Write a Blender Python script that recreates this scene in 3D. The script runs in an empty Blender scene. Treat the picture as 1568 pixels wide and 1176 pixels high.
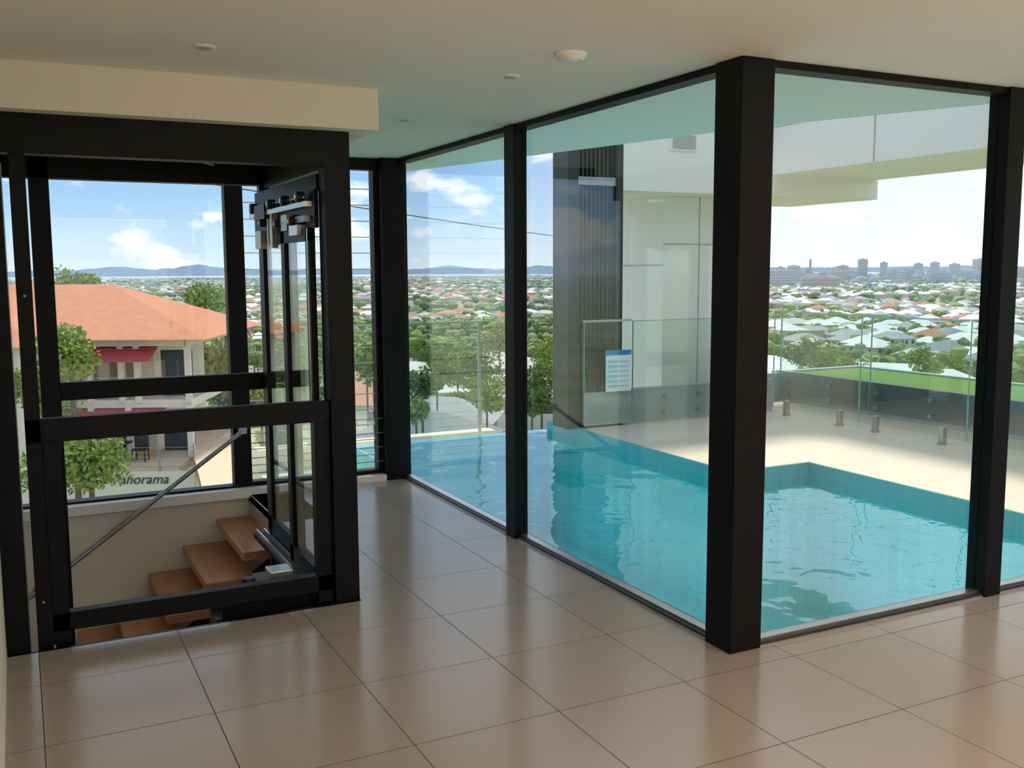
import bpy, math, random, bmesh
import numpy as np
from mathutils import Vector, Matrix, noise
random.seed(7); np.random.seed(7)
scene=bpy.context.scene
YAW=26.65
# ------------------------------------------------------------ materials
def new_mat(name):
    m=bpy.data.materials.new(name); m.use_nodes=True
    nt=m.node_tree; nt.nodes.clear()
    o=nt.nodes.new('ShaderNodeOutputMaterial')
    return m,nt,o
def N(nt,t,**kw):
    n=nt.nodes.new(t)
    for k,v in kw.items(): setattr(n,k,v)
    return n
def mth(nt,op,a,b=None,c=None):
    n=N(nt,'ShaderNodeMath',operation=op)
    for i,x in enumerate((a,b,c)):
        if x is None: continue
        if isinstance(x,(int,float)): n.inputs[i].default_value=x
        else: nt.links.new(x,n.inputs[i])
    return n.outputs[0]
def mixc(nt,f,a,b,mode='MIX'):
    n=N(nt,'ShaderNodeMix',data_type='RGBA',blend_type=mode)
    for idx,x in ((0,f),(6,a),(7,b)):
        if isinstance(x,(int,float)): n.inputs[idx].default_value=x
        elif isinstance(x,(tuple,list)): n.inputs[idx].default_value=(x[0],x[1],x[2],1)
        else: nt.links.new(x,n.inputs[idx])
    return n.outputs[2]
def pmat(name,col,rough=0.5,metal=0.0,var=0.06,scale=6.0,bump=0.0,bscale=60.0,spec=0.5,haze=0):
    m,nt,o=new_mat(name)
    b=N(nt,'ShaderNodeBsdfPrincipled')
    b.inputs['Roughness'].default_value=rough; b.inputs['Metallic'].default_value=metal
    b.inputs['Specular IOR Level'].default_value=spec
    g=N(nt,'ShaderNodeNewGeometry')
    t=N(nt,'ShaderNodeTexNoise'); t.inputs['Scale'].default_value=scale; t.inputs['Detail'].default_value=4
    nt.links.new(g.outputs['Position'],t.inputs['Vector'])
    lo=tuple(max(0,c*(1-var)) for c in col); hi=tuple(min(1,c*(1+var)) for c in col)
    c=mixc(nt,t.outputs['Fac'],lo,hi)
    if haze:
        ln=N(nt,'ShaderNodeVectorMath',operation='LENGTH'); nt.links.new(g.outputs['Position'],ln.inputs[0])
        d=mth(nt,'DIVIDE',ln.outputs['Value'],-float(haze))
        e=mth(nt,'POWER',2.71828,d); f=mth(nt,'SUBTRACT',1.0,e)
        c=mixc(nt,f,c,(0.50,0.58,0.64))  # aerial haze mixed into the base colour with distance from the origin
    nt.links.new(c,b.inputs['Base Color'])
    if bump:
        t2=N(nt,'ShaderNodeTexNoise'); t2.inputs['Scale'].default_value=bscale
        nt.links.new(g.outputs['Position'],t2.inputs['Vector'])
        bp=N(nt,'ShaderNodeBump'); bp.inputs['Strength'].default_value=bump; bp.inputs['Distance'].default_value=0.01
        nt.links.new(t2.outputs['Fac'],bp.inputs['Height']); nt.links.new(bp.outputs[0],b.inputs['Normal'])
    nt.links.new(b.outputs[0],o.inputs['Surface'])
    return m
def tile_mat(name,col,grout,size,ox,oy,rough,lw=0.002,var=0.05,spec=0.5):
    m,nt,o=new_mat(name)
    b=N(nt,'ShaderNodeBsdfPrincipled'); b.inputs['Specular IOR Level'].default_value=spec
    g=N(nt,'ShaderNodeNewGeometry'); s=N(nt,'ShaderNodeSeparateXYZ'); nt.links.new(g.outputs['Position'],s.inputs[0])
    ds=[]; ids=[]
    for ax,off in ((0,ox),(1,oy)):
        sh=mth(nt,'SUBTRACT',s.outputs[ax],off)
        ds.append(mth(nt,'PINGPONG',sh,size/2)); ids.append(mth(nt,'FLOOR',mth(nt,'DIVIDE',sh,size)))
    d=mth(nt,'MINIMUM',ds[0],ds[1])
    line=mth(nt,'LESS_THAN',d,lw)
    cv=N(nt,'ShaderNodeCombineXYZ'); nt.links.new(ids[0],cv.inputs[0]); nt.links.new(ids[1],cv.inputs[1])
    wn=N(nt,'ShaderNodeTexWhiteNoise'); nt.links.new(cv.outputs[0],wn.inputs['Vector'])
    t=N(nt,'ShaderNodeTexNoise'); t.inputs['Scale'].default_value=2.5; t.inputs['Detail'].default_value=6
    nt.links.new(g.outputs['Position'],t.inputs['Vector'])
    f=mth(nt,'ADD',mth(nt,'MULTIPLY',wn.outputs['Value'],0.5),mth(nt,'MULTIPLY',t.outputs['Fac'],0.5))
    c=mixc(nt,f,tuple(x*(1-var) for x in col),tuple(min(1,x*(1+var)) for x in col))
    c=mixc(nt,line,c,grout)
    nt.links.new(c,b.inputs['Base Color'])
    r=mth(nt,'ADD',mth(nt,'MULTIPLY',line,0.5),rough); nt.links.new(r,b.inputs['Roughness'])
    bp=N(nt,'ShaderNodeBump'); bp.inputs['Strength'].default_value=0.25; bp.inputs['Distance'].default_value=0.002
    nt.links.new(mth(nt,'SUBTRACT',1.0,line),bp.inputs['Height']); nt.links.new(bp.outputs[0],b.inputs['Normal'])
    nt.links.new(b.outputs[0],o.inputs['Surface']); return m
def glass_mat(name,tint,f0=0.04,bump=0,rough=0.0):
    m,nt,o=new_mat(name)
    lw=N(nt,'ShaderNodeLayerWeight'); lw.inputs[0].default_value=0.5
    f=mth(nt,'ADD',mth(nt,'MULTIPLY',mth(nt,'POWER',lw.outputs['Facing'],5),1-f0),f0)
    tr=N(nt,'ShaderNodeBsdfTransparent'); tr.inputs[0].default_value=(*tint,1)
    gl=N(nt,'ShaderNodeBsdfGlossy'); gl.inputs['Roughness'].default_value=rough; gl.inputs[0].default_value=(1,1,1,1)
    if bump:
        g=N(nt,'ShaderNodeNewGeometry')
        t=N(nt,'ShaderNodeTexNoise'); t.inputs['Scale'].default_value=2.2; t.inputs['Detail'].default_value=2.5; t.inputs['Distortion'].default_value=0.6
        nt.links.new(g.outputs['Position'],t.inputs['Vector'])
        bp=N(nt,'ShaderNodeBump'); bp.inputs['Strength'].default_value=bump; bp.inputs['Distance'].default_value=0.05
        nt.links.new(t.outputs['Fac'],bp.inputs['Height'])
        nt.links.new(bp.outputs[0],gl.inputs['Normal']); nt.links.new(bp.outputs[0],lw.inputs['Normal'])
    mx=N(nt,'ShaderNodeMixShader'); nt.links.new(f,mx.inputs[0])
    nt.links.new(tr.outputs[0],mx.inputs[1]); nt.links.new(gl.outputs[0],mx.inputs[2]); nt.links.new(mx.outputs[0],o.inputs['Surface'])
    return m
def wood_mat(name,c1,c2,axis=1):
    m,nt,o=new_mat(name)
    b=N(nt,'ShaderNodeBsdfPrincipled'); b.inputs['Roughness'].default_value=0.3
    g=N(nt,'ShaderNodeNewGeometry'); mp=N(nt,'ShaderNodeMapping')
    sc=[14,14,14]; sc[axis]=1.2; mp.inputs['Scale'].default_value=sc
    nt.links.new(g.outputs['Position'],mp.inputs[0])
    t=N(nt,'ShaderNodeTexNoise'); t.inputs['Scale'].default_value=1.5; t.inputs['Detail'].default_value=6; t.inputs['Distortion'].default_value=1.0
    nt.links.new(mp.outputs[0],t.inputs['Vector'])
    c=mixc(nt,t.outputs['Fac'],c1,c2); nt.links.new(c,b.inputs['Base Color'])
    nt.links.new(b.outputs[0],o.inputs['Surface']); return m

M_floor=tile_mat('porcelain_floor',(0.44,0.365,0.32),(0.08,0.065,0.055),0.56,0.0,0.18,0.19,spec=0.6)
M_pave=tile_mat('terrace_paving',(0.82,0.69,0.54),(0.60,0.50,0.38),0.56,0.0,0.18,0.45,var=0.03)
M_ceil=pmat('ceiling_paint',(0.85,0.79,0.70),0.8,var=0.02)
M_soff=pmat('soffit_paint',(0.93,0.86,0.80),0.7,var=0.02)
M_wall=pmat('cream_wall_paint',(0.82,0.76,0.62),0.75,var=0.03)
M_white=pmat('white_panel',(0.93,0.88,0.81),0.45,var=0.02)
M_joint=pmat('panel_joint',(0.45,0.45,0.42),0.6)
M_black=pmat('black_steel',(0.003,0.003,0.0035),0.45,var=0.2,bump=0.08,bscale=250,spec=0.18)
M_alu=pmat('brushed_aluminium',(0.55,0.54,0.52),0.3,metal=0.9)
M_steel=pmat('galvanised_steel',(0.36,0.38,0.40),0.4,metal=0.8,var=0.2,scale=20)
M_grey=pmat('grey_upstand',(0.42,0.47,0.48),0.5,var=0.08)
M_dgrey=pmat('dark_channel',(0.03,0.028,0.026),0.45)
M_glass=glass_mat('clear_glass',(0.968,0.984,0.976),f0=0.04)
M_fglass=glass_mat('balustrade_glass',(0.94,0.98,0.965),f0=0.04)
M_gedge=pmat('glass_edge_green',(0.25,0.5,0.42),0.2)
M_water=glass_mat('pool_water',(0.70,0.97,0.985),f0=0.06,bump=0.32)
M_pool=tile_mat('pool_tile',(0.15,0.76,0.82),(0.24,0.8,0.85),0.10,0.0,0.0,0.4,lw=0.003,var=0.12)
M_ptile=tile_mat('pool_waterline_tile',(0.08,0.42,0.46),(0.15,0.5,0.54),0.05,0.0,0.0,0.3,lw=0.002,var=0.1)
M_wood=wood_mat('timber_tread',(0.46,0.16,0.06),(0.68,0.30,0.13),1)
M_dwood=wood_mat('dark_timber',(0.016,0.013,0.012),(0.045,0.036,0.03),2)
M_plastic=pmat('white_plastic',(0.82,0.80,0.74),0.4,var=0.01)
M_grass=pmat('roof_grass',(0.15,0.26,0.05),0.9,var=0.4,scale=40,bump=0.5)
M_blue=pmat('sign_blue',(0.02,0.25,0.55),0.4); M_cyan=pmat('sign_cyan',(0.35,0.7,0.75),0.4)
M_paper=pmat('sign_paper',(0.85,0.92,0.92),0.4)
M_pcb=pmat('operator_zinc',(0.42,0.42,0.34),0.35,metal=0.7,var=0.3,scale=30)
# ------------------------------------------------------------ mesh builder
class MB:
    def __init__(s): s.v=[];s.f=[];s.m=[];s.mats=[]
    def mi(s,mat):
        if mat not in s.mats: s.mats.append(mat)
        return s.mats.index(mat)
    def add(s,vs,fs,mat):
        o=len(s.v); s.v+= [tuple(v) for v in vs]; k=s.mi(mat)
        for f in fs: s.f.append(tuple(i+o for i in f)); s.m.append(k)
    def box(s,x0,x1,y0,y1,z0,z1,mat,T=None):
        vs=[(x,y,z) for z in (z0,z1) for y in (y0,y1) for x in (x0,x1)]
        if T is not None: vs=[tuple(T@Vector(v)) for v in vs]
        s.add(vs,[(0,2,3,1),(4,5,7,6),(0,1,5,4),(2,6,7,3),(0,4,6,2),(1,3,7,5)],mat)
    def cyl(s,p0,p1,r,mat,n=14,r1=None):
        p0=Vector(p0);p1=Vector(p1); r1=r if r1 is None else r1
        d=(p1-p0).normalized(); a=d.orthogonal().normalized(); b=d.cross(a)
        vs=[]
        for p,rr in ((p0,r),(p1,r1)):
            for i in range(n):
                t=2*math.pi*i/n; vs.append(p+a*math.cos(t)*rr+b*math.sin(t)*rr)
        fs=[(i,(i+1)%n,n+(i+1)%n,n+i) for i in range(n)]+[tuple(range(n-1,-1,-1)),tuple(range(n,2*n))]
        s.add(vs,fs,mat)
    def prism(s,pts,z0,z1,mat):
        n=len(pts); vs=[(x,y,z0) for x,y in pts]+[(x,y,z1) for x,y in pts]
        fs=[(i,(i+1)%n,n+(i+1)%n,n+i) for i in range(n)]+[tuple(range(n-1,-1,-1)),tuple(range(n,2*n))]
        s.add(vs,fs,mat)
    def hip(s,x0,x1,y0,y1,z0,z1,mat,T=None,ov=0.0):
        x0-=ov;x1+=ov;y0-=ov;y1+=ov
        w=min(x1-x0,y1-y0)/2
        if x1-x0>=y1-y0: r=[(x0+w*.98,(y0+y1)/2,z1),(x1-w*.98,(y0+y1)/2,z1)]; fs=[(0,1,5,4),(1,2,5),(2,3,4,5),(3,0,4)]
        else: r=[((x0+x1)/2,y0+w*.98,z1),((x0+x1)/2,y1-w*.98,z1)]; fs=[(0,1,4),(1,2,5,4),(2,3,5),(3,0,4,5)]
        vs=[(x0,y0,z0),(x1,y0,z0),(x1,y1,z0),(x0,y1,z0)]+r
        if T is not None: vs=[tuple(T@Vector(v)) for v in vs]
        s.add(vs,fs+[(3,2,1,0)],mat)
    def done(s,name,bevel=0,smooth=False,parent=None):
        me=bpy.data.meshes.new(name); me.from_pydata(s.v,[],s.f)
        for m in s.mats: me.materials.append(m)
        me.polygons.foreach_set('material_index',s.m)
        if smooth: me.polygons.foreach_set('use_smooth',[True]*len(s.f))
        me.update(); o=bpy.data.objects.new(name,me); scene.collection.objects.link(o)
        if bevel:
            b=o.modifiers.new('bevel','BEVEL'); b.width=bevel; b.segments=2; b.limit_method='ANGLE'
        if parent: o.parent=parent
        return o
HC=2.42
XE=7.6; YB=-4.0
# ------------------------------------------------------------ room shell
b=MB()
b.prism([(-0.12,YB),(XE,YB),(XE,3.2),(2.69,3.2),(2.69,7.2),(1.42,7.2),(1.42,4.47),(-0.12,4.47)],-0.25,0,M_floor); b.done('floor')
b=MB()
b.prism([(-0.3,YB),(XE,YB),(XE,3.22),(2.72,3.22),(2.72,7.25),(-0.3,7.25)],HC,HC+0.3,M_ceil); b.done('ceiling')
b=MB(); b.box(-0.3,-0.12,YB,4.40,-0.25,HC,M_wall); b.done('wall_left')
b=MB(); b.box(-1.2,-1.05,4.40,7.25,-3.0,HC,M_wall); b.done('wall_stairwell_left')
b=MB(); b.box(-0.3,XE,YB-0.15,YB,0,0.3,M_wall); b.box(-0.3,0.2,YB-0.15,YB,0.3,HC,M_wall); b.box(6.9,XE,YB-0.15,YB,0.3,HC,M_wall); b.box(0.2,6.9,YB-0.15,YB,2.3,HC,M_wall);b.done('wall_back')
b=MB(); b.box(-1.05,2.45,7.1,7.25,-3.0,-0.02,M_wall); b.done('wall_under_window')
b=MB(); b.box(-1.05,2.45,7.02,7.27,-0.02,0.045,M_white); b.done('trim_window_sill')
b=MB(); b.box(-1.2,1.42,4.44,7.25,-3.1,-3.0,M_floor); b.done('floor_lower')
b=MB(); b.box(-1.05,1.42,4.42,4.47,-3.0,-0.25,M_wall); b.box(1.42,1.5,4.47,7.1,-3.0,-0.25,M_wall); b.done('wall_stairwell_front')
b=MB(); b.box(-0.3,1.53,4.40,6.1,2.235,HC,M_wall); b.done('bulkhead')
b=MB(); b.box(-1.2,-0.3,4.30,7.25,HC,HC+0.3,M_ceil); b.done('ceiling_stairwell')
b=MB(); b.box(-2.5,2.9,7.25,9.2,2.95,3.15,M_soff); b.done('roof_eave')  # hidden overhang added to keep sun out of the stairwell window
b=MB(); b.box(4.3,7.4,3.0,5.2,3.42,3.6,M_soff); b.done('upper_roof_slab')  # out-of-view slab added to keep direct sun off the room floor

# ------------------------------------------------------------ glazing
b=MB(); b.box(2.57,2.735,3.11,3.28,0,HC,M_black); b.done('corner_column',bevel=0.006)
b=MB(); b.box(2.45,2.63,7.02,7.22,0,HC,M_black); b.box(2.63,2.68,7.1,7.22,0,HC,M_black); b.done('far_corner_column',bevel=0.005)
def glazed_wall(name,segs_mull,glass,rails):
    b=MB()
    for q in segs_mull: b.box(*q,M_black)
    for q,m in rails: b.box(*q,m)
    for q in glass: b.box(*q,M_glass)
    return b.done(name)
glazed_wall('window_1',[(2.575,2.66,5.10,5.22,0,HC)],
  [(2.632,2.640,3.28,5.10,0.02,HC-.02),(2.632,2.640,5.22,7.05,0.02,HC-.02)],
  [((2.59,2.68,3.28,7.05,0,0.018),M_dgrey),((2.612,2.66,3.28,7.05,0.018,0.026),M_alu),((2.59,2.68,3.28,7.05,HC-.03,HC),M_black),((2.585,2.59,3.28,7.05,0,0.008),M_alu)])
glazed_wall('window_2',[(4.13,4.24,3.11,3.22,0,HC),(5.9,6.01,3.11,3.22,0,HC)],
  [(2.735,4.13,3.165,3.173,0.02,HC-.02),(4.24,5.9,3.165,3.173,0.02,HC-.02),(6.01,XE,3.165,3.173,0.02,HC-.02)],
  [((2.735,XE,3.125,3.215,0,0.018),M_dgrey),((2.735,XE,3.145,3.195,0.018,0.026),M_alu),((2.735,XE,3.125,3.215,HC-.03,HC),M_black),((2.735,XE,3.118,3.124,0,0.008),M_alu)])
glazed_wall('window_3',[(1.33,1.425,7.1,7.2,0.045,HC),(-0.25,-0.16,7.1,7.2,0.045,HC),(-1.05,-0.98,7.1,7.2,.045,HC)],
  [(-0.98,-0.25,7.145,7.152,0.05,2.34),(-0.16,1.33,7.145,7.152,0.05,2.34)],
  [((-1.05,2.45,7.1,7.2,2.335,HC),M_black),((-0.98,1.33,7.1,7.2,0.045,0.06),M_black)])
b=MB()
b.box(1.425,1.455,7.1,7.2,0.045,2.34,M_black); b.box(2.415,2.45,7.1,7.2,0.045,2.34,M_black); b.box(1.455,2.415,7.1,7.2,0.045,0.075,M_black)
for i in range(19):
    z=0.13+i*0.118
    T=Matrix.Translation((1.935,7.15,z))@Matrix.Rotation(math.radians(78),4,'X')
    b.box(-0.48,0.48,-0.06,0.06,-0.003,0.003,M_glass,T)
    b.box(1.455,2.415,7.135,7.147,z-0.062,z-0.055,M_alu)
b.done('window_4_louvre')
b=MB()
b.box(0.2,6.9,YB-0.08,YB-0.07,0.3,2.3,M_glass)
for x in (0.2,2.4,4.6,6.85): b.box(x,x+0.06,YB-0.12,YB-0.03,0.3,2.3,M_black)
b.done('window_5')
b=MB(); b.box(XE,XE+.15,YB-.15,-1.0,0,HC,M_wall); b.box(XE,XE+.15,3.1,3.22,0,HC,M_wall); b.box(XE,XE+.15,-1,3.1,HC-.12,HC,M_wall); b.done('wall_right')
b=MB(); b.box(XE+.05,XE+.058,-1.0,3.1,0,HC-.12,M_glass); b.box(XE+.02,XE+.1,1.0,1.06,0,HC-.12,M_black); b.done('window_6')

# ------------------------------------------------------------ lift
b=MB(); B=M_black; yl=4.50
b.box(-0.12,1.42,yl,yl+0.10,2.075,2.235,B)
b.box(-0.12,-0.03,yl,yl+0.08,-0.3,2.08,B)
b.box(1.30,1.42,yl,yl+0.12,-0.02,2.08,B)
b.box(0.0,0.06,yl+0.02,yl+0.08,-0.3,2.08,B)
b.box(0.0,1.30,yl+0.02,yl+0.07,0.885,0.985,B)
b.box(0.06,0.13,yl+0.03,yl+0.08,0.0,0.90,B)
b.box(1.225,1.30,yl+0.03,yl+0.08,0.0,0.90,B)
b.box(0.0,1.30,yl+0.03,yl+0.09,0.055,0.135,B)
b.box(-0.12,1.42,4.47,4.50,-0.25,-0.003,B)
b.box(0.09,0.19,5.95,6.05,-3.0,2.235,B)
b.box(-0.3,-0.2,5.95,6.05,-3.0,2.235,B)
b.box(0.19,1.36,5.96,6.02,0.885,0.985,B)
b.box(-0.2,1.40,5.95,6.05,2.1,2.235,B)
b.box(1.32,1.38,5.95,6.02,-0.4,2.2,B)
b.box(1.34,1.42,yl+0.1,6.05,2.08,2.235,B)
b.box(-0.12,-0.04,yl+0.1,6.05,2.08,2.235,B)
b.box(1.34,1.42,yl+0.1,6.05,-0.22,-0.03,B)
b.box(-0.06,-0.03,5.2,5.24,-3.0,2.1,M_steel)
b.cyl((0.35,4.75,2.2),(1.0,5.6,2.17),0.006,M_steel,6); b.cyl((0.5,5.6,2.2),(0.9,4.75,2.17),0.006,M_steel,6)
for z in (0.2,1.5): b.cyl((0.03,yl+0.02,z),(0.03,yl+0.014,z),0.006,M_steel,8)
b.done('lift_shaft_frame',bevel=0.003)
b=MB(); X0=1.31
b.box(X0-0.02,X0+0.03,4.62,5.95,1.98,2.05,B)
b.box(X0-0.03,X0-0.01,4.62,5.92,1.80,1.98,B)
b.box(X0-0.07,X0-0.03,4.66,5.88,1.90,1.925,M_alu)
b.box(X0-0.06,X0-0.03,4.70,5.3,1.83,1.86,M_steel)
for yy,zz,r in ((4.75,1.95,.026),(5.05,1.95,.026),(5.35,1.95,.026),(5.78,1.95,.03),(4.9,1.84,.02),(5.2,1.84,.02),(5.55,1.86,.022)):
    b.cyl((X0-0.085,yy,zz),(X0-0.045,yy,zz),r,M_dgrey,16); b.cyl((X0-0.09,yy,zz),(X0-0.085,yy,zz),r*.5,M_alu,12)
b.box(X0-0.08,X0-0.04,5.45,5.70,1.88,1.96,M_dgrey)
b.box(X0-0.07,X0-0.03,4.80,4.96,1.77,1.82,M_alu)
b.box(X0-0.07,X0-0.03,5.60,5.74,1.72,1.82,M_pcb); b.box(X0-0.07,X0-0.04,5.0,5.12,1.80,1.88,M_pcb); b.box(X0-0.06,X0-0.03,5.36,5.42,1.72,1.90,M_pcb)
b.cyl((X0-.05,5.5,1.98),(X0-.05,5.5,1.72),.006,M_alu,6); b.cyl((X0-.06,4.7,1.945),(X0-.06,5.8,1.965),.004,M_alu,6)
def door(y0,y1,xo,w):
    z0,z1=0.03,1.80
    b.box(xo,xo+0.03,y0,y0+w,z0,z1,B); b.box(xo,xo+0.03,y1-w,y1,z0,z1,B)
    b.box(xo,xo+0.03,y0,y1,z0,z0+0.09,B); b.box(xo,xo+0.03,y0,y1,z1-0.06,z1,B)
    b.box(xo+0.012,xo+0.018,y0+w,y1-w,z0+.09,z1-.06,M_glass)
    b.box(xo-0.004,xo,y0+.02,y0+.032,z0,z1,M_alu)
door(4.66,5.22,X0-0.05,.07); door(5.16,5.92,X0-0.01,.10)
b.box(X0-0.09,X0+0.08,4.62,5.98,-0.03,0.0,B)
for k in range(3): b.box(X0-0.075+k*0.045,X0-0.065+k*0.045,4.62,5.98,0.0,0.02,M_alu)
b.done('lift_sliding_door')
b=MB()
b.box(0.82,1.10,4.62,4.74,0.03,0.07,M_dgrey); b.box(0.84,1.0,4.60,4.64,0.07,0.10,M_alu)
b.box(1.02,1.13,4.64,4.76,0.10,0.15,M_alu); b.cyl((0.92,4.68,0.07),(0.92,4.68,0.13),0.03,M_dgrey)
b.box(0.78,1.30,4.60,4.63,-0.04,0.03,B); b.box(0.76,0.98,4.66,4.84,-0.16,-0.05,M_dgrey); b.cyl((0.82,4.64,-0.02),(0.92,4.64,-0.02),0.022,M_alu)
b.box(0.74,1.34,4.86,4.90,-0.05,0.03,B); b.box(1.0,1.3,4.62,5.0,-.02,.05,M_dgrey)
b.done('lift_sill_mechanism',bevel=0.003)

# ------------------------------------------------------------ stairs
b=MB()
for i in range(10):
    x=1.42-0.235*i; z=-0.165*i
    b.box(x,x+0.31,6.14,7.095,z-0.06,z,M_wood)
    b.box(x+0.06,x+0.24,6.30,6.42,z-0.10,z-0.06,B)
vs=[]
for yy in (6.28,6.44):
    vs+=[(1.70,yy,-0.10),(1.70,yy,-0.30),(-1.0,yy,-2.2),(-1.0,yy,-2.0)]
b.add(vs,[(0,1,2,3),(7,6,5,4),(0,4,5,1),(2,6,7,3),(0,3,7,4),(1,5,6,2)],B)
b.done('timber_staircase',bevel=0.006)
b=MB(); b.cyl((1.38,6.98,0.475),(-0.05,6.98,-0.53),0.016,M_steel)
b.box(1.36,1.40,6.96,7.10,0.455,0.50,M_steel); b.cyl((0.0,6.98,-0.50),(0.0,7.10,-0.50),0.012,M_steel)
b.done('stair_handrail')
b=MB()
for i in range(4): b.cyl((1.44,7.05,0.15+i*.11),(2.44,7.05,0.15+i*.11),0.003,M_steel,6)
b.done('landing_wires')

# ------------------------------------------------------------ ceiling fittings
def downlight(x,y):
    b=MB(); n=28
    b.cyl((x,y,HC-0.006),(x,y,HC),0.038,M_plastic,n,r1=0.045); b.cyl((x,y,HC-0.009),(x,y,HC-0.005),0.026,M_joint,n)
    b.done('recessed_downlight')
for q in [(.67,3.85),(1.94,3.87),(1.96,5.21),(0.67,2.2),(1.94,2.2),(3.6,2.0),(5.2,2.0),(3.6,0.4),(5.2,0.4),(1.94,0.4)]: downlight(*q)
b=MB(); c=(1.95,3.37)
b.cyl((*c,HC-0.012),(*c,HC),0.062,M_plastic,32); b.cyl((*c,HC-0.028),(*c,HC-0.012),0.046,M_plastic,32,r1=0.058); b.cyl((*c,HC-0.032),(*c,HC-0.028),0.02,M_plastic,24,r1=0.03)
b.done('smoke_detector')

# ------------------------------------------------------------ terrace + pool
b=MB()
TP=[(5.8,3.22),(7.76,3.22),(7.76,-6),(8.24,-6),(8.24,9.25),(7.5,9.25),(7.5,8.62),(5.0,8.62),(5.0,6.07),(5.8,6.07)]
b.prism(TP,-0.06,0.0,M_pave); b.prism(TP,-9,-0.06,M_wall)
b.done('terrace_paving')
b=MB(); PX0=2.70
b.box(PX0,5.8,3.22,9.1,-1.35,-1.25,M_pool)
b.box(PX0-.01,PX0,3.22,9.1,-1.35,-0.02,M_pool); b.box(PX0,5.8,3.21,3.22,-1.35,-0.02,M_pool)
b.box(5.79,5.80,3.22,6.07,-1.35,-0.2,M_pool); b.box(4.99,5.0,6.07,9.1,-1.35,-0.2,M_pool); b.box(5.0,5.8,6.06,6.07,-1.35,-0.2,M_pool)
b.box(5.785,5.80,3.22,6.07,-0.2,-0.003,M_ptile); b.box(4.985,5.0,6.055,9.1,-0.2,-0.003,M_ptile); b.box(4.985,5.8,6.055,6.07,-0.2,-0.003,M_ptile)
b.box(PX0,5.0,9.05,9.2,-1.5,-0.115,M_ptile)
b.done('swimming_pool')
b=MB(); b.add([(PX0,3.22,-.11),(5.785,3.22,-.11),(5.785,6.055,-.11),(4.985,6.055,-.11),(4.985,9.16,-.11),(PX0,9.16,-.11)],[(0,1,2,3,4,5)],M_water); b.done('pool_water')
b=MB(); b.box(2.2,5.0,9.2,10.6,-9,-0.55,M_wall); b.box(2.2,5.0,10.4,10.6,-0.55,-0.30,M_wall); b.done('pool_overflow_ledge')
b=MB(); b.box(-0.3,2.7,7.3,7.5,-9,-0.3,M_white); b.done('podium_wall')
b=MB(); b.prism([(2.725,7.9),(2.97,7.9),(3.93,4.55),(4.47,3.40),(4.53,3.225),(2.725,3.225)],HC-0.005,HC+0.25,M_soff); b.done('soffit')
b=MB()
ZT=3.35
b.box(5.66,9.0,8.45,9.9,2.38,ZT,M_white); b.box(7.4,8.95,-6,8.45,2.60,ZT,M_white)
for y in (7.0,4.8,2.6): b.box(7.392,7.401,y,y+0.012,2.6,ZT,M_joint)
b.box(7.392,7.401,-6,8.45,3.10,3.11,M_joint)
b.box(7.38,7.392,8.44,8.451,2.38,ZT,M_joint)
b.box(6.05,6.40,8.43,8.45,2.80,2.98,M_white)
for k in range(7): b.box(6.08,6.37,8.42,8.432,2.82+k*.021,2.83+k*.021,M_joint)
b.done('fascia_beam')
b=MB(); b.box(6.35,7.45,8.95,9.8,-4,2.379,M_white)
b.box(6.83,6.838,8.943,8.951,-4,2.379,M_joint); b.box(6.35,6.83,8.943,8.951,1.86,1.868,M_joint); b.box(6.342,6.351,8.95,9.8,1.63,1.64,M_joint)
b.box(6.83,7.45,8.943,8.951,1.86,1.868,M_joint)
b.done('wing_pier')
b=MB()
b.box(4.86,4.98,8.45,8.75,0.0,ZT,M_dgrey); b.box(5.42,5.50,8.45,8.75,0.0,ZT,M_dgrey)
b.box(4.98,5.42,8.68,8.74,0.0,ZT,M_dwood)
for k in range(9): b.box(5.0+k*.048,5.024+k*.048,8.50,8.68,0.0,ZT,M_dwood)
b.box(4.98,5.42,8.46,8.50,2.42,2.50,M_steel); b.box(4.98,5.42,8.46,8.50,1.05,1.10,M_dgrey)  # upper steel rail stands in for a pale reflected band
b.box(5.5,5.66,8.45,9.8,2.38,ZT,M_white)
b.done('timber_batten_screen')
b=MB()
b.box(5.52,7.55,8.50,8.58,0,0.36,M_grey); b.box(7.47,7.55,8.58,9.2,0,0.36,M_grey); b.box(7.55,8.24,9.15,9.23,0,0.33,M_grey); b.box(8.24,8.32,-6,9.23,0,0.36,M_grey)
x=5.62
while x<7.5:
    for z in (0.10,0.26): b.cyl((x,8.45,z),(x,8.50,z),0.022,M_alu,16)
    x+=0.44
y=9.0
while y>-2:
    for z in (0.10,0.26): b.cyl((8.18,y,z),(8.24,y,z),0.022,M_alu,16)
    y-=0.7
b.box(5.04,5.58,8.425,8.437,0.02,0.36,M_grey)
for x0,x1 in ((5.02,5.58),(5.6,6.70),(6.72,7.46)):
    b.box(x0,x1,8.40,8.412,0.05,1.07,M_fglass); b.box(x0,x0+.006,8.398,8.414,0.05,1.07,M_gedge)
b.box(5.0,5.58,8.39,8.42,1.07,1.09,M_alu)
b.box(5.60,7.46,8.40,8.412,1.066,1.072,M_gedge)
y=9.1
while y>-4:
    b.box(8.19,8.202,y-1.38,y,0.05,1.08,M_fglass); b.box(8.187,8.205,y-1.38,y,1.08,1.088,M_gedge); b.box(8.187,8.205,y-0.006,y,0.05,1.08,M_gedge); y-=1.4
b.done('glass_balustrade')
b=MB(); y=8.36
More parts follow.
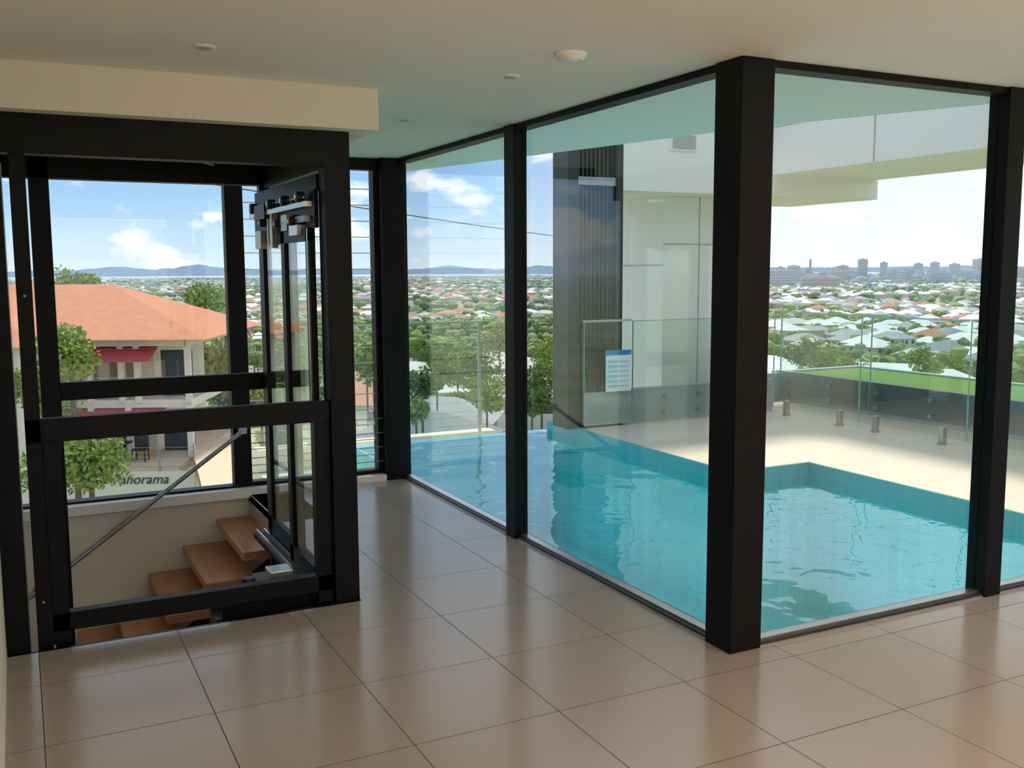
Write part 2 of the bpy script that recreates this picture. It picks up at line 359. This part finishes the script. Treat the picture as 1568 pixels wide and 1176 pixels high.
for L in (1.25,1.25,1.25,1.25):
    y0=y-L+0.02
    b.box(7.424,7.436,y0,y,0.07,1.12,M_fglass); b.box(7.422,7.438,y0,y,1.12,1.126,M_gedge); b.box(7.422,7.438,y-0.005,y,.07,1.12,M_gedge)
    for yy in (y-0.22,y-L+0.25):
        b.box(7.395,7.465,yy-.03,yy+.03,0,0.014,M_alu); b.box(7.405,7.455,yy-.025,yy+.025,0.014,0.16,M_alu)
    y-=L
b.done('frameless_pool_fence',bevel=0.002)
b=MB()
b.box(2.7,4.86,10.45,10.462,-0.295,0.98,M_fglass); b.box(2.7,4.86,10.44,10.47,0.98,1.0,M_alu)
for x in (2.75,4.8): b.box(x,x+.03,10.44,10.47,-0.295,0.98,M_alu)
b.done('pool_edge_balustrade')
b=MB(); b.box(8.32,9.7,-6,9.3,-0.6,0.31,M_grass); b.box(9.7,9.8,-6,9.3,-0.6,0.33,M_grey); b.box(8.32,9.8,9.3,9.4,-0.6,0.33,M_grey); b.done('roof_garden')
b=MB(); b.box(5.27,5.57,8.385,8.395,0.36,0.78,M_paper); b.box(5.27,5.57,8.381,8.385,0.73,0.78,M_blue)
for k in range(6):
    b.box(5.29,5.41,8.381,8.385,0.40+k*.05,0.43+k*.05,M_cyan); b.box(5.43,5.55,8.381,8.385,0.41+k*.05,0.42+k*.05,M_cyan)
b.done('pool_safety_sign')

# ------------------------------------------------------------ outside world
def pol(az,d): a=math.radians(az); return d*math.sin(a),d*math.cos(a)
RZ=[0,30,50,80,100,150,300,600,1200,3000,9000]; ZZ=[-8.5,-9,-10.5,-14,-15.5,-19,-28,-35,-37,-38,-42]
def tz(x,y):
    r=math.hypot(x,y); z=float(np.interp(r,RZ,ZZ))
    if r>90: z+=noise.noise(Vector((x/180,y/180,0)))*min(5,(r-90)*.02)+noise.noise(Vector((x/900,y/900,3)))*min(9,(r-90)*.006)
    return z
HZ=6000
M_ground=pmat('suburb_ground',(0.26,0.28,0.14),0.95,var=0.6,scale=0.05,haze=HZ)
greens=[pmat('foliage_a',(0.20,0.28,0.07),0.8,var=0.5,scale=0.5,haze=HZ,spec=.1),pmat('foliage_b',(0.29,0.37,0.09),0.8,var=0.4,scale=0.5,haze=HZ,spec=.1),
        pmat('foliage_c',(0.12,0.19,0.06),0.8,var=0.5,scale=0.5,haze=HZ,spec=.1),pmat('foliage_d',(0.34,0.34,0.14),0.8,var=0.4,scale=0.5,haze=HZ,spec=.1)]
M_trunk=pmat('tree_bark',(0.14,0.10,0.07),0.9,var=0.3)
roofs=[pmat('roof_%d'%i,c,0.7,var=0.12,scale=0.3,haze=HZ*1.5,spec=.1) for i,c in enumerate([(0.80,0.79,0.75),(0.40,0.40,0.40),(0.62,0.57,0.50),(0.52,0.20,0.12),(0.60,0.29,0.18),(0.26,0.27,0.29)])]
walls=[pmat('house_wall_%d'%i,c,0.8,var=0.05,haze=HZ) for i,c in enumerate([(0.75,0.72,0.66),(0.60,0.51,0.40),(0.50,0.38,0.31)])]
M_win=pmat('house_window',(0.05,0.07,0.09),0.2)
rs=[0.01]+list(np.geomspace(14,9500,90)); na=240
vs=[];fs=[]
for r in rs:
    for k in range(na):
        x,y=r*math.sin(2*math.pi*k/na),r*math.cos(2*math.pi*k/na); vs.append((x,y,tz(x,y)))
for i in range(len(rs)-1):
    for k in range(na): fs.append((i*na+k,(i+1)*na+k,(i+1)*na+(k+1)%na,i*na+(k+1)%na))
b=MB(); b.add(vs,fs,M_ground); b.done('terrain_ground',smooth=True)
M_hill=pmat('distant_hill',(0.20,0.28,0.36),1.0,var=0.15,scale=0.004,spec=0)  # blue-grey distance haze is baked into this base colour
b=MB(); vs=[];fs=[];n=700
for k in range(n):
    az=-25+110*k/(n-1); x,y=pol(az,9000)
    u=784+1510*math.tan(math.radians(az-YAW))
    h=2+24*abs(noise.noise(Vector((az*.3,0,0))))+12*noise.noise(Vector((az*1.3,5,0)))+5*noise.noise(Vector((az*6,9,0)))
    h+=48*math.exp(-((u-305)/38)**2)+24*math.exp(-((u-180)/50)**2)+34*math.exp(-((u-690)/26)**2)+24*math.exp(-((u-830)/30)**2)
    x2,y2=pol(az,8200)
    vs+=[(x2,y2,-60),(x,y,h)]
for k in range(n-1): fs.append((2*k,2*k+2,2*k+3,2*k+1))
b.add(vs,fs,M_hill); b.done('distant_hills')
b=MB(); grid={}
def reg(x,y,R): grid.setdefault((int(x//25),int(y//25)),[]).append((x,y,R))
def free(x,y,e):
    gx,gy=int(x//25),int(y//25)
    for i in (-1,0,1):
        for j in (-1,0,1):
            for (a,c,R) in grid.get((gx+i,gy+j),()):
                if (a-x)**2+(c-y)**2<(R+e)**2: return False
    return True
def house(x,y,w,l,h,rot,rm,wm,rh=None,z=None):
    z=tz(x,y) if z is None else z
    reg(x,y,max(w,l)*.5)
    T=Matrix.Translation((x,y,z))@Matrix.Rotation(rot,4,'Z')
    b.box(-w/2,w/2,-l/2,l/2,-2,h,wm,T)
    b.hip(-w/2,w/2,-l/2,l/2,h,h+(rh or min(w,l)*.26),rm,T,ov=.6)
    if math.hypot(x,y)<420:
        for sx in (-.3,.05,.3):
            b.box(w*sx-.7,w*sx+.7,-l/2-.05,l/2+.05,h-1.9,h-.7,M_win,T); b.box(-w/2-.05,w/2+.05,l*sx-.7,l*sx+.7,h-1.9,h-.7,M_win,T)
def rndroof(u):
    r=random.random()
    if u<900: return roofs[3] if r<.18 else roofs[4] if r<.36 else random.choice([roofs[0],roofs[0],roofs[1],roofs[2],roofs[2],roofs[5]])
    return roofs[3] if r<.06 else roofs[4] if r<.10 else random.choice([roofs[0],roofs[0],roofs[0],roofs[2],roofs[1],roofs[5]])
for az,d,w,l,h,q in ((22.6,88,9,7,3.0,1),(21.4,70,9,7,2.6,5),(24.5,120,12,9,4,0),(19.5,140,12,10,4,4),(28.3,110,11,9,4,1),(47,150,22,10,4,0),(41,170,15,10,4,0),(50,130,14,10,4,0),(44,120,14,10,3.5,1),(18.5,100,9,8,4,4),(21.0,125,10,8,5,0),(26,160,12,9,5,2)):
    x,y=pol(az,d); house(x,y,w,l,h,math.radians(-az+random.uniform(-30,30)),roofs[q],walls[0],z=tz(x,y))
def placehouses(n,r0,r1,s):
    k=0; tries=0
    while k<n and tries<n*6:
        tries+=1
        az=random.uniform(-10,72); d=math.sqrt(random.uniform(r0*r0,r1*r1)); x,y=pol(az,d)
        u=784+1510*math.tan(math.radians(az-YAW))
        if noise.noise(Vector((x/260,y/260,9)))<-0.1: continue
        if u<950 and random.random()<.35: continue
        if az<14 and d<160: continue
        if not free(x,y,6): continue
        base=math.floor(x/400)+math.floor(y/400)*3
        rot=(base*37%90)*math.pi/180+random.choice([0,math.pi/2]); k+=1
        house(x,y,random.uniform(9,16)*s,random.uniform(8,11)*s,random.uniform(3.5,6),rot,rndroof(u),random.choice(walls))
placehouses(80,95,250,0.95); placehouses(480,250,750,1.0); placehouses(1900,750,2200,1.1); placehouses(1300,2200,4500,1.4)
b.done('suburb_houses')
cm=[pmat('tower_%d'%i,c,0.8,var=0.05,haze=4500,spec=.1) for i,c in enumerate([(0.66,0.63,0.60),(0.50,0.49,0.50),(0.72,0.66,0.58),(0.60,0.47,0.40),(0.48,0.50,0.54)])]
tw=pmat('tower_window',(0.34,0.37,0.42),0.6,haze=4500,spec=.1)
b=MB()
def tower(x,y,w,l,h,rot,m):
    T=Matrix.Translation((x,y,tz(x,y)))@Matrix.Rotation(rot,4,'Z')
    b.box(-w/2,w/2,-l/2,l/2,-3,h,m,T); b.box(-w/5,w/5,-l/5,l/5,h,h+3,m,T)
    for k in range(int(h/6)): b.box(-w/2-.3,w/2+.3,-l/2-.3,l/2+.3,3+k*6,4.8+k*6,tw,T)
for u,d,w,h in ((1320,3600,30,66),(1240,3900,8,70),(1352,3500,22,54),(1500,3300,38,60),(1430,3600,26,52),(1405,3600,24,50),(1290,3700,34,46),(1460,3500,30,46),(1525,3400,26,52),(1195,2100,56,36),(1255,1900,66,28),(1215,3500,40,46),(1380,2600,50,32),(1440,2300,40,28),(1555,2500,50,34)):
    az=YAW+math.degrees(math.atan((u-784)/1510)); x,y=pol(az,d); tower(x,y,w,w*.7,h,math.radians(-az+random.uniform(-25,25)),random.choice(cm))
for _ in range(420):
    az=random.uniform(39,70); d=random.uniform(2300,4600); x,y=pol(az,d)
    tower(x,y,random.uniform(14,40),random.uniform(12,25),random.uniform(9,26)+(random.random()<.14)*random.uniform(8,22),random.uniform(0,3),random.choice(cm))
for _ in range(40):
    az=random.uniform(-5,36); d=random.uniform(1500,4600); x,y=pol(az,d)
    tower(x,y,random.uniform(20,40),random.uniform(12,20),random.uniform(6,14),random.uniform(0,3),random.choice(cm))
b.done('city_skyline')
def ico(sub):
    bm=bmesh.new(); bmesh.ops.create_icosphere(bm,subdivisions=sub,radius=1)
    v=np.array([p.co[:] for p in bm.verts]); f=np.array([[q.index for q in p.verts] for p in bm.faces]); bm.free(); return v,f
I1=ico(1); I2=ico(2)
def blobmesh(name,items,tmpl):
    V,F=tmpl; n=len(items); nv=len(V)
    allv=np.zeros((n,nv,3)); mi=np.zeros((n,len(F)),int)
    for i,(x,y,z,rx,rz,m) in enumerate(items):
        j=1+np.random.uniform(-.28,.28,(nv,1)); allv[i]=V*j*np.array([rx,rx,rz])+np.array([x,y,z]); mi[i]=m
    allf=(F[None]+(np.arange(n)*nv)[:,None,None]).reshape(-1,3)
    me=bpy.data.meshes.new(name); me.from_pydata(allv.reshape(-1,3).tolist(),[],allf.tolist())
    for g in greens: me.materials.append(g)
    me.polygons.foreach_set('material_index',mi.reshape(-1).tolist()); me.update()
    o=bpy.data.objects.new(name,me); scene.collection.objects.link(o); return o
it=[]
for _ in range(19000):
    az=random.uniform(-12,74); d=math.sqrt(random.uniform(760**2,5200**2)); x,y=pol(az,d); r=random.uniform(3.2,6.2)*(1+d/6000)
    if not free(x,y,1.5): continue
    h=random.uniform(3.5,8); it.append((x,y,tz(x,y)+h*.6,r,h*.75,random.choice([0,0,1,2,2,3])))
blobmesh('distant_trees',it,I1)
it=[]
for _ in range(4400):
    az=random.uniform(-12,74); d=math.sqrt(random.uniform(240**2,760**2)); x,y=pol(az,d)
    if az>40 and random.random()<.3: continue
    if not free(x,y,2.2): continue
    h=random.uniform(3.5,8); m=random.choice([0,0,1,2,3]); z=tz(x,y)
    for k in range(5):
        r=random.uniform(1.1,2.4); it.append((x+random.uniform(-2.2,2.2),y+random.uniform(-2.2,2.2),z+h*random.uniform(.35,.95),r,r*.8,m))
blobmesh('midground_trees',it,I1)
class LB:
    def __init__(s): s.v=[];s.m=[]
    def crown(s,c,r,rz,n,size,m):
        d=np.random.normal(size=(n,3)); d/=np.linalg.norm(d,axis=1)[:,None]
        nb=max(4,int(n/60)); cen=np.random.normal(size=(nb,3)); cen/=np.linalg.norm(cen,axis=1)[:,None]; cen*=np.random.uniform(.35,.75,(nb,1))
        k=np.random.randint(0,nb,n)
        p=cen[k]+d*np.random.uniform(.25,.45,(n,1))
        p=p*np.array([r,r,rz])+np.array(c)
        a=np.random.normal(size=(n,3)); a/=np.linalg.norm(a,axis=1)[:,None]
        bb=np.cross(a,d+np.random.normal(scale=.5,size=(n,3))); bb/=np.linalg.norm(bb,axis=1)[:,None]+1e-6
        sz=size*np.random.uniform(.6,1.4,(n,1))
        q=np.stack([p-a*sz,p+bb*sz*.5,p+a*sz,p-bb*sz*.5],1); s.v.append(q); s.m.append(np.full(n,m))
    def done(s,name,trunks=None):
        V=np.concatenate(s.v).reshape(-1,3); n=len(V)//4; F=np.arange(n*4).reshape(n,4); mi=np.concatenate(s.m).tolist()
        me=bpy.data.meshes.new(name); vl=V.tolist(); fl=F.tolist()
        if trunks:
            o=len(vl); vl+= [tuple(v) for v in trunks.v]; fl+=[tuple(i+o for i in f) for f in trunks.f]; mi+=[4]*len(trunks.f)
        me.from_pydata(vl,[],fl)
        for g in greens+[M_trunk]: me.materials.append(g)
        me.polygons.foreach_set('material_index',mi); me.update()
        ob=bpy.data.objects.new(name,me); scene.collection.objects.link(ob); return ob
def U(u): return YAW+math.degrees(math.atan((u-784)/1510))
def ctr(u,v,d):
    az=U(u); x,y=pol(az,d); return x,y,1.6+d*((412-v)/1510)*math.cos(math.radians(az-YAW))
lb=LB(); tr=MB()
for u,v,d,r,m in ((112,434,62,1.7,1),(104,535,26,.85,1),(60,590,27,1.0,0),(125,705,23,0.85,1),(70,715,24,.9,1),(330,468,75,2.0,1),(305,452,95,2.0,0),(345,590,46,1.2,0),(330,550,50,1.2,3),(645,590,62,1.3,2),(668,560,75,1.9,0),(735,565,80,2.6,0),(745,605,66,1.6,1),(700,570,95,2.2,3),(830,580,72,2.0,0),(815,615,64,1.4,2),(850,545,95,2.4,1),(765,520,115,3,3),(560,560,70,2.0,0),(635,630,58,1.0,1),(1260,560,120,3.0,0),(1310,572,110,2.6,1),(1230,545,140,3.0,2),(395,620,50,1.2,1),(450,560,60,1.8,0),(1420,560,110,2.3,1)):
    x,y,z=ctr(u,v,d); lb.crown((x,y,z),r,r*.85,int(1700 if d<30 else 1000),.075 if d<30 else .12+r*.035,m)
    tr.cyl((x,y,tz(x,y)),(x,y,z),.12,M_trunk,8,r1=.05)
    for k in range(4):
        a=random.uniform(0,6.28); tr.cyl((x,y,z-r*.5),(x+math.cos(a)*r*.6,y+math.sin(a)*r*.6,z+r*.3),.05,M_trunk,6,r1=.02)
for _ in range(620):
    az=random.uniform(-10,70); d=math.sqrt(random.uniform(82**2,265**2)); x,y=pol(az,d)
    if az<13 and d<110: continue
    if not free(x,y,1.5): continue
    if az>40 and random.random()<.3: continue
    r=random.uniform(1.3,3.0); h=random.uniform(1.6,4.5) if d>110 else random.uniform(1.5,3.0); z=tz(x,y)+h
    lb.crown((x,y,z),r,r*.8,300,.34,random.choice([0,0,1,2,3])); tr.cyl((x,y,z-h),(x,y,z),.16,M_trunk,6)
lb.done('neighbourhood_trees',tr)
b=MB(); x,y,z=ctr(346,492,58)
b.cyl((x,y,tz(x,y)),(x,y,z),.22,M_trunk,10,r1=.15)
M_palm=pmat('palm_frond',(0.16,0.20,0.07),0.7,var=.3)
for k in range(16):
    a=k*6.283/16; L=1.5+.3*random.random(); el=random.uniform(-.2,.9); prev=None
    for s in range(7):
        t=s/6; px=x+math.cos(a)*L*t; py=y+math.sin(a)*L*t; pz=z+L*(el*t-1.15*t*t); w=.28*(1-t*.8)
        cur=[(px-math.sin(a)*w,py+math.cos(a)*w,pz-.1),(px,py,pz),(px+math.sin(a)*w,py-math.cos(a)*w,pz-.1)]
        if prev: b.add(prev+cur,[(0,1,4,3),(1,2,5,4)],M_palm)
        prev=cur
b.done('palm_tree')
# neighbouring house
M_or=pmat('terracotta_roof',(0.60,0.25,0.14),0.75,var=0.18,scale=3,spec=.1)
M_ow=pmat('rendered_house_wall',(0.82,0.74,0.62),0.8); M_aw=pmat('red_awning',(0.50,0.08,0.08),0.7); M_tan=pmat('driveway',(0.74,0.55,0.36),0.9)
b=MB()
hx,hy,_=ctr(302,510,39); T=Matrix.Translation((hx,hy,0))@Matrix.Rotation(math.radians(-24),4,'Z')
ez=-0.95; dz=-5.5
b.box(-16,-2.2,1.6,9,-9.5,ez,M_ow,T)
b.box(-6.2,-0.4,0.2,8,-3.6,-3.3,M_ow,T)
b.box(-6.2,-0.4,-1.8,8,dz-.3,dz,M_tan,T)
b.box(-4.4,-0.5,0.0,0.25,ez-.28,ez,M_ow,T); b.box(-0.55,-0.35,0,8,ez-.28,ez,M_ow,T)
for x in (-4.3,-3.1,-2.5,-0.6): b.box(x,x+.22,0.1,.32,-3.4,ez-.2,M_ow,T)
for x in (-6.0,-4.3,-2.9,-0.6): b.box(x,x+.22,0.1,.32,dz,-3.5,M_ow,T)
for z in (-2.45,-2.7,-2.95): b.box(-5.0,-0.5,0.14,0.17,z,z+.03,M_steel,T)
for x in (-5.6,-3.9,-1.9): b.box(x,x+1.2,1.5,1.62,-3.3,-1.5,M_win,T); b.box(x,x+1.2,1.5,1.62,dz,-3.9,M_win,T)
b.box(-8.5,-7.2,1.5,1.62,-3.2,-1.6,M_win,T); b.box(-8.5,-7.2,1.5,1.62,-5.4,-4.2,M_win,T)
vs=[tuple(T@Vector(v)) for v in ((-4.9,-.9,-1.75),(-1.6,-.9,-1.75),(-1.6,.4,-1.2),(-4.9,.4,-1.2))]; b.add(vs,[(0,1,2,3)],M_aw)
vs=[tuple(T@Vector(v)) for v in ((-5.2,-.9,-4.1),(-1.4,-.9,-4.1),(-1.4,.5,-3.55),(-5.2,.5,-3.55))]; b.add(vs,[(0,1,2,3)],M_aw)
b.hip(-16,-0.0,-0.2,9.5,ez,ez+2.0,M_or,T,ov=.4)
b.hip(-14,-4.9,-3.2,6,ez-.02,ez+2.3,M_or,T,ov=.4)
b.box(-14,-5.2,-3.0,2,-9.5,ez,M_ow,T); b.box(-6.4,-5.6,-3.1,-2.95,-3.0,-1.7,M_win,T)
b.box(-5.2,0.2,-2.0,-1.8,-9.5,dz-.15,M_ow,T)
for k in range(5): b.box(-5.1,0.2,-1.93,-1.91,dz+k*.18,dz+.015+k*.18,M_steel,T)
for x in (-5.1,-3.7,-2.4,-1.1,.15): b.box(x,x+.05,-1.95,-1.89,dz-.15,dz+.85,M_steel,T)
for cx in (-3.8,-2.4):
    b.box(cx,cx+.5,-.9,-.4,dz+.42,dz+.48,M_dgrey,T); b.box(cx,cx+.5,-.45,-.4,dz+.45,dz+.95,M_dgrey,T)
    for dx in (0,.45):
        for dy in (-.9,-.45): b.box(cx+dx,cx+dx+.05,dy,dy+.05,dz,dz+.45,M_dgrey,T)
b.box(-3.15,-2.5,-1.0,-.4,dz+.68,dz+.74,M_dgrey,T); b.box(-2.85,-2.8,-.7,-.65,dz,dz+.7,M_dgrey,T)
ho=b.done('terracotta_roof_house')
tc=bpy.data.curves.new('panorama_lettering','FONT'); tc.body='Panorama'; tc.size=0.5; tc.extrude=0.01; tc.shear=.3
to=bpy.data.objects.new('panorama_lettering',tc); scene.collection.objects.link(to); tc.materials.append(M_dgrey)
to.matrix_world=T@Matrix.Translation((-2.75,-2.03,-6.08))@Matrix.Rotation(math.radians(90),4,'X')
to.parent=ho; to.matrix_parent_inverse=Matrix()
b=MB()
pl=[ctr(u,v,d) for u,v,d in ((280,665,44),(365,655,48),(372,760,30),(300,760,30))]
b.add(pl,[(0,1,2,3)],M_tan); b.add([(p[0],p[1],p[2]-.4) for p in pl],[(3,2,1,0)],M_tan); b.done('driveway')
b=MB(); A=Vector((1.1,24.1,4.05)); C=Vector((30.5,52.3,3.45)); D=(C-A)
P0=A-D*0.25+Vector((0,0,.1)); prev=None
for k in range(41):
    t=k/40; p=P0.lerp(C+D*.03,t); p.z-=0.5*4*t*(1-t)*.3
    if prev: b.cyl(prev,p,0.018,M_dgrey,6)
    prev=p.copy()
b.done('power_cable')
b=MB()
for q in (P0,C+D*.03): b.cyl((q.x,q.y,-12),(q.x,q.y,q.z+.4),.16,M_trunk,12); b.box(q.x-.9,q.x+.9,q.y-.06,q.y+.06,q.z-.1,q.z,M_trunk)
b.done('power_poles')

# ------------------------------------------------------------ world
w=bpy.data.worlds.new('sky'); scene.world=w; w.use_nodes=True; nt=w.node_tree; nt.nodes.clear()
tc=N(nt,'ShaderNodeTexCoord'); sp=N(nt,'ShaderNodeSeparateXYZ'); nt.links.new(tc.outputs['Generated'],sp.inputs[0])
rp=N(nt,'ShaderNodeValToRGB'); nt.links.new(sp.outputs['Z'],rp.inputs[0]); e=rp.color_ramp.elements
e[0].position=0.0; e[0].color=(.74,.85,.95,1); e[1].position=1.0; e[1].color=(.30,.46,.82,1)
for p_,c_ in ((.045,(.50,.72,.95,1)),(.11,(.27,.53,.91,1)),(.20,(.30,.54,.90,1)),(.34,(.74,.82,.94,1)),(.6,(.66,.76,.92,1))):
    q=e.new(p_); q.color=c_
dot=N(nt,'ShaderNodeVectorMath',operation='DOT_PRODUCT'); dot.inputs[1].default_value=(math.sin(math.radians(66)),math.cos(math.radians(66)),0)
nt.links.new(tc.outputs['Generated'],dot.inputs[0])
mr=N(nt,'ShaderNodeMapRange',interpolation_type='SMOOTHSTEP'); nt.links.new(dot.outputs['Value'],mr.inputs[0]); mr.inputs[1].default_value=.70; mr.inputs[2].default_value=.96; mr.inputs[3].default_value=0; mr.inputs[4].default_value=.8
col=mixc(nt,mr.outputs[0],rp.outputs[0],(1.0,1.02,1.05))
mp=N(nt,'ShaderNodeMapping'); mp.inputs['Scale'].default_value=(1,1,2.0); mp.inputs['Location'].default_value=(.35,.1,0); nt.links.new(tc.outputs['Generated'],mp.inputs[0])
t=N(nt,'ShaderNodeTexNoise'); t.inputs['Scale'].default_value=15; t.inputs['Detail'].default_value=8; t.inputs['Roughness'].default_value=.5; nt.links.new(mp.outputs[0],t.inputs['Vector'])
bd=mth(nt,'MULTIPLY',mth(nt,'ABSOLUTE',mth(nt,'SUBTRACT',sp.outputs['Z'],0.045)),1.5)
fac=mth(nt,'SUBTRACT',t.outputs['Fac'],mth(nt,'MINIMUM',bd,0.09))
cr=N(nt,'ShaderNodeValToRGB'); nt.links.new(fac,cr.inputs[0]); e=cr.color_ramp.elements; e[0].position=.49; e[0].color=(0,0,0,1); e[1].position=.59; e[1].color=(1,1,1,1)
col=mixc(nt,mth(nt,'MULTIPLY',cr.outputs[0],.9),col,(1.05,1.05,1.07))
gm=mth(nt,'LESS_THAN',sp.outputs['Z'],-0.012)
col=mixc(nt,gm,col,(.38,.35,.30))
bg=N(nt,'ShaderNodeBackground'); bg.inputs[1].default_value=1.0; nt.links.new(col,bg.inputs[0])
wo=N(nt,'ShaderNodeOutputWorld'); nt.links.new(bg.outputs[0],wo.inputs[0])
s=bpy.data.lights.new('sun','SUN'); s.energy=3.2; s.angle=math.radians(9); s.color=(1,.95,.86)
so=bpy.data.objects.new('sun',s); scene.collection.objects.link(so)
az,el=math.radians(24),math.radians(64); d=Vector((math.sin(az)*math.cos(el),math.cos(az)*math.cos(el),math.sin(el)))
so.rotation_euler=d.to_track_quat('Z','Y').to_euler(); so.location=(20,-10,30)
def area(name,x,y,z,sx,sy,P,c=(1,.90,.82)):
    l=bpy.data.lights.new(name,'AREA'); l.shape='RECTANGLE'; l.size=sx; l.size_y=sy; l.energy=P; l.color=c
    o=bpy.data.objects.new(name,l); scene.collection.objects.link(o); o.location=(x,y,z); o.rotation_euler=(math.pi,0,0)
area('uplighter',1.8,-1.4,1.75,1.6,1.6,120); area('uplighter.001',4.6,-0.9,1.75,1.6,1.6,105)  # unseen fill lamps added behind the camera, aimed up to brighten the room
# ------------------------------------------------------------ camera
cam=bpy.data.cameras.new('camera'); co=bpy.data.objects.new('camera',cam); scene.collection.objects.link(co); scene.camera=co
cam.sensor_width=36; cam.lens=36*1505/1568; cam.clip_start=.05; cam.clip_end=30000
a=math.radians(YAW); p=math.radians(6.67); r=math.radians(0.28)
F=Vector((math.sin(a)*math.cos(p),math.cos(a)*math.cos(p),-math.sin(p))); R=Vector((math.cos(a),-math.sin(a),0)); Uv=R.cross(F)
R2=R*math.cos(r)-Uv*math.sin(r); U2=R*math.sin(r)+Uv*math.cos(r)
m=Matrix((( R2.x,U2.x,-F.x,0),(R2.y,U2.y,-F.y,0),(R2.z,U2.z,-F.z,1.6),(0,0,0,1))); co.matrix_world=m
scene.view_settings.view_transform='Standard'; scene.view_settings.look='None'; scene.view_settings.exposure=0.22
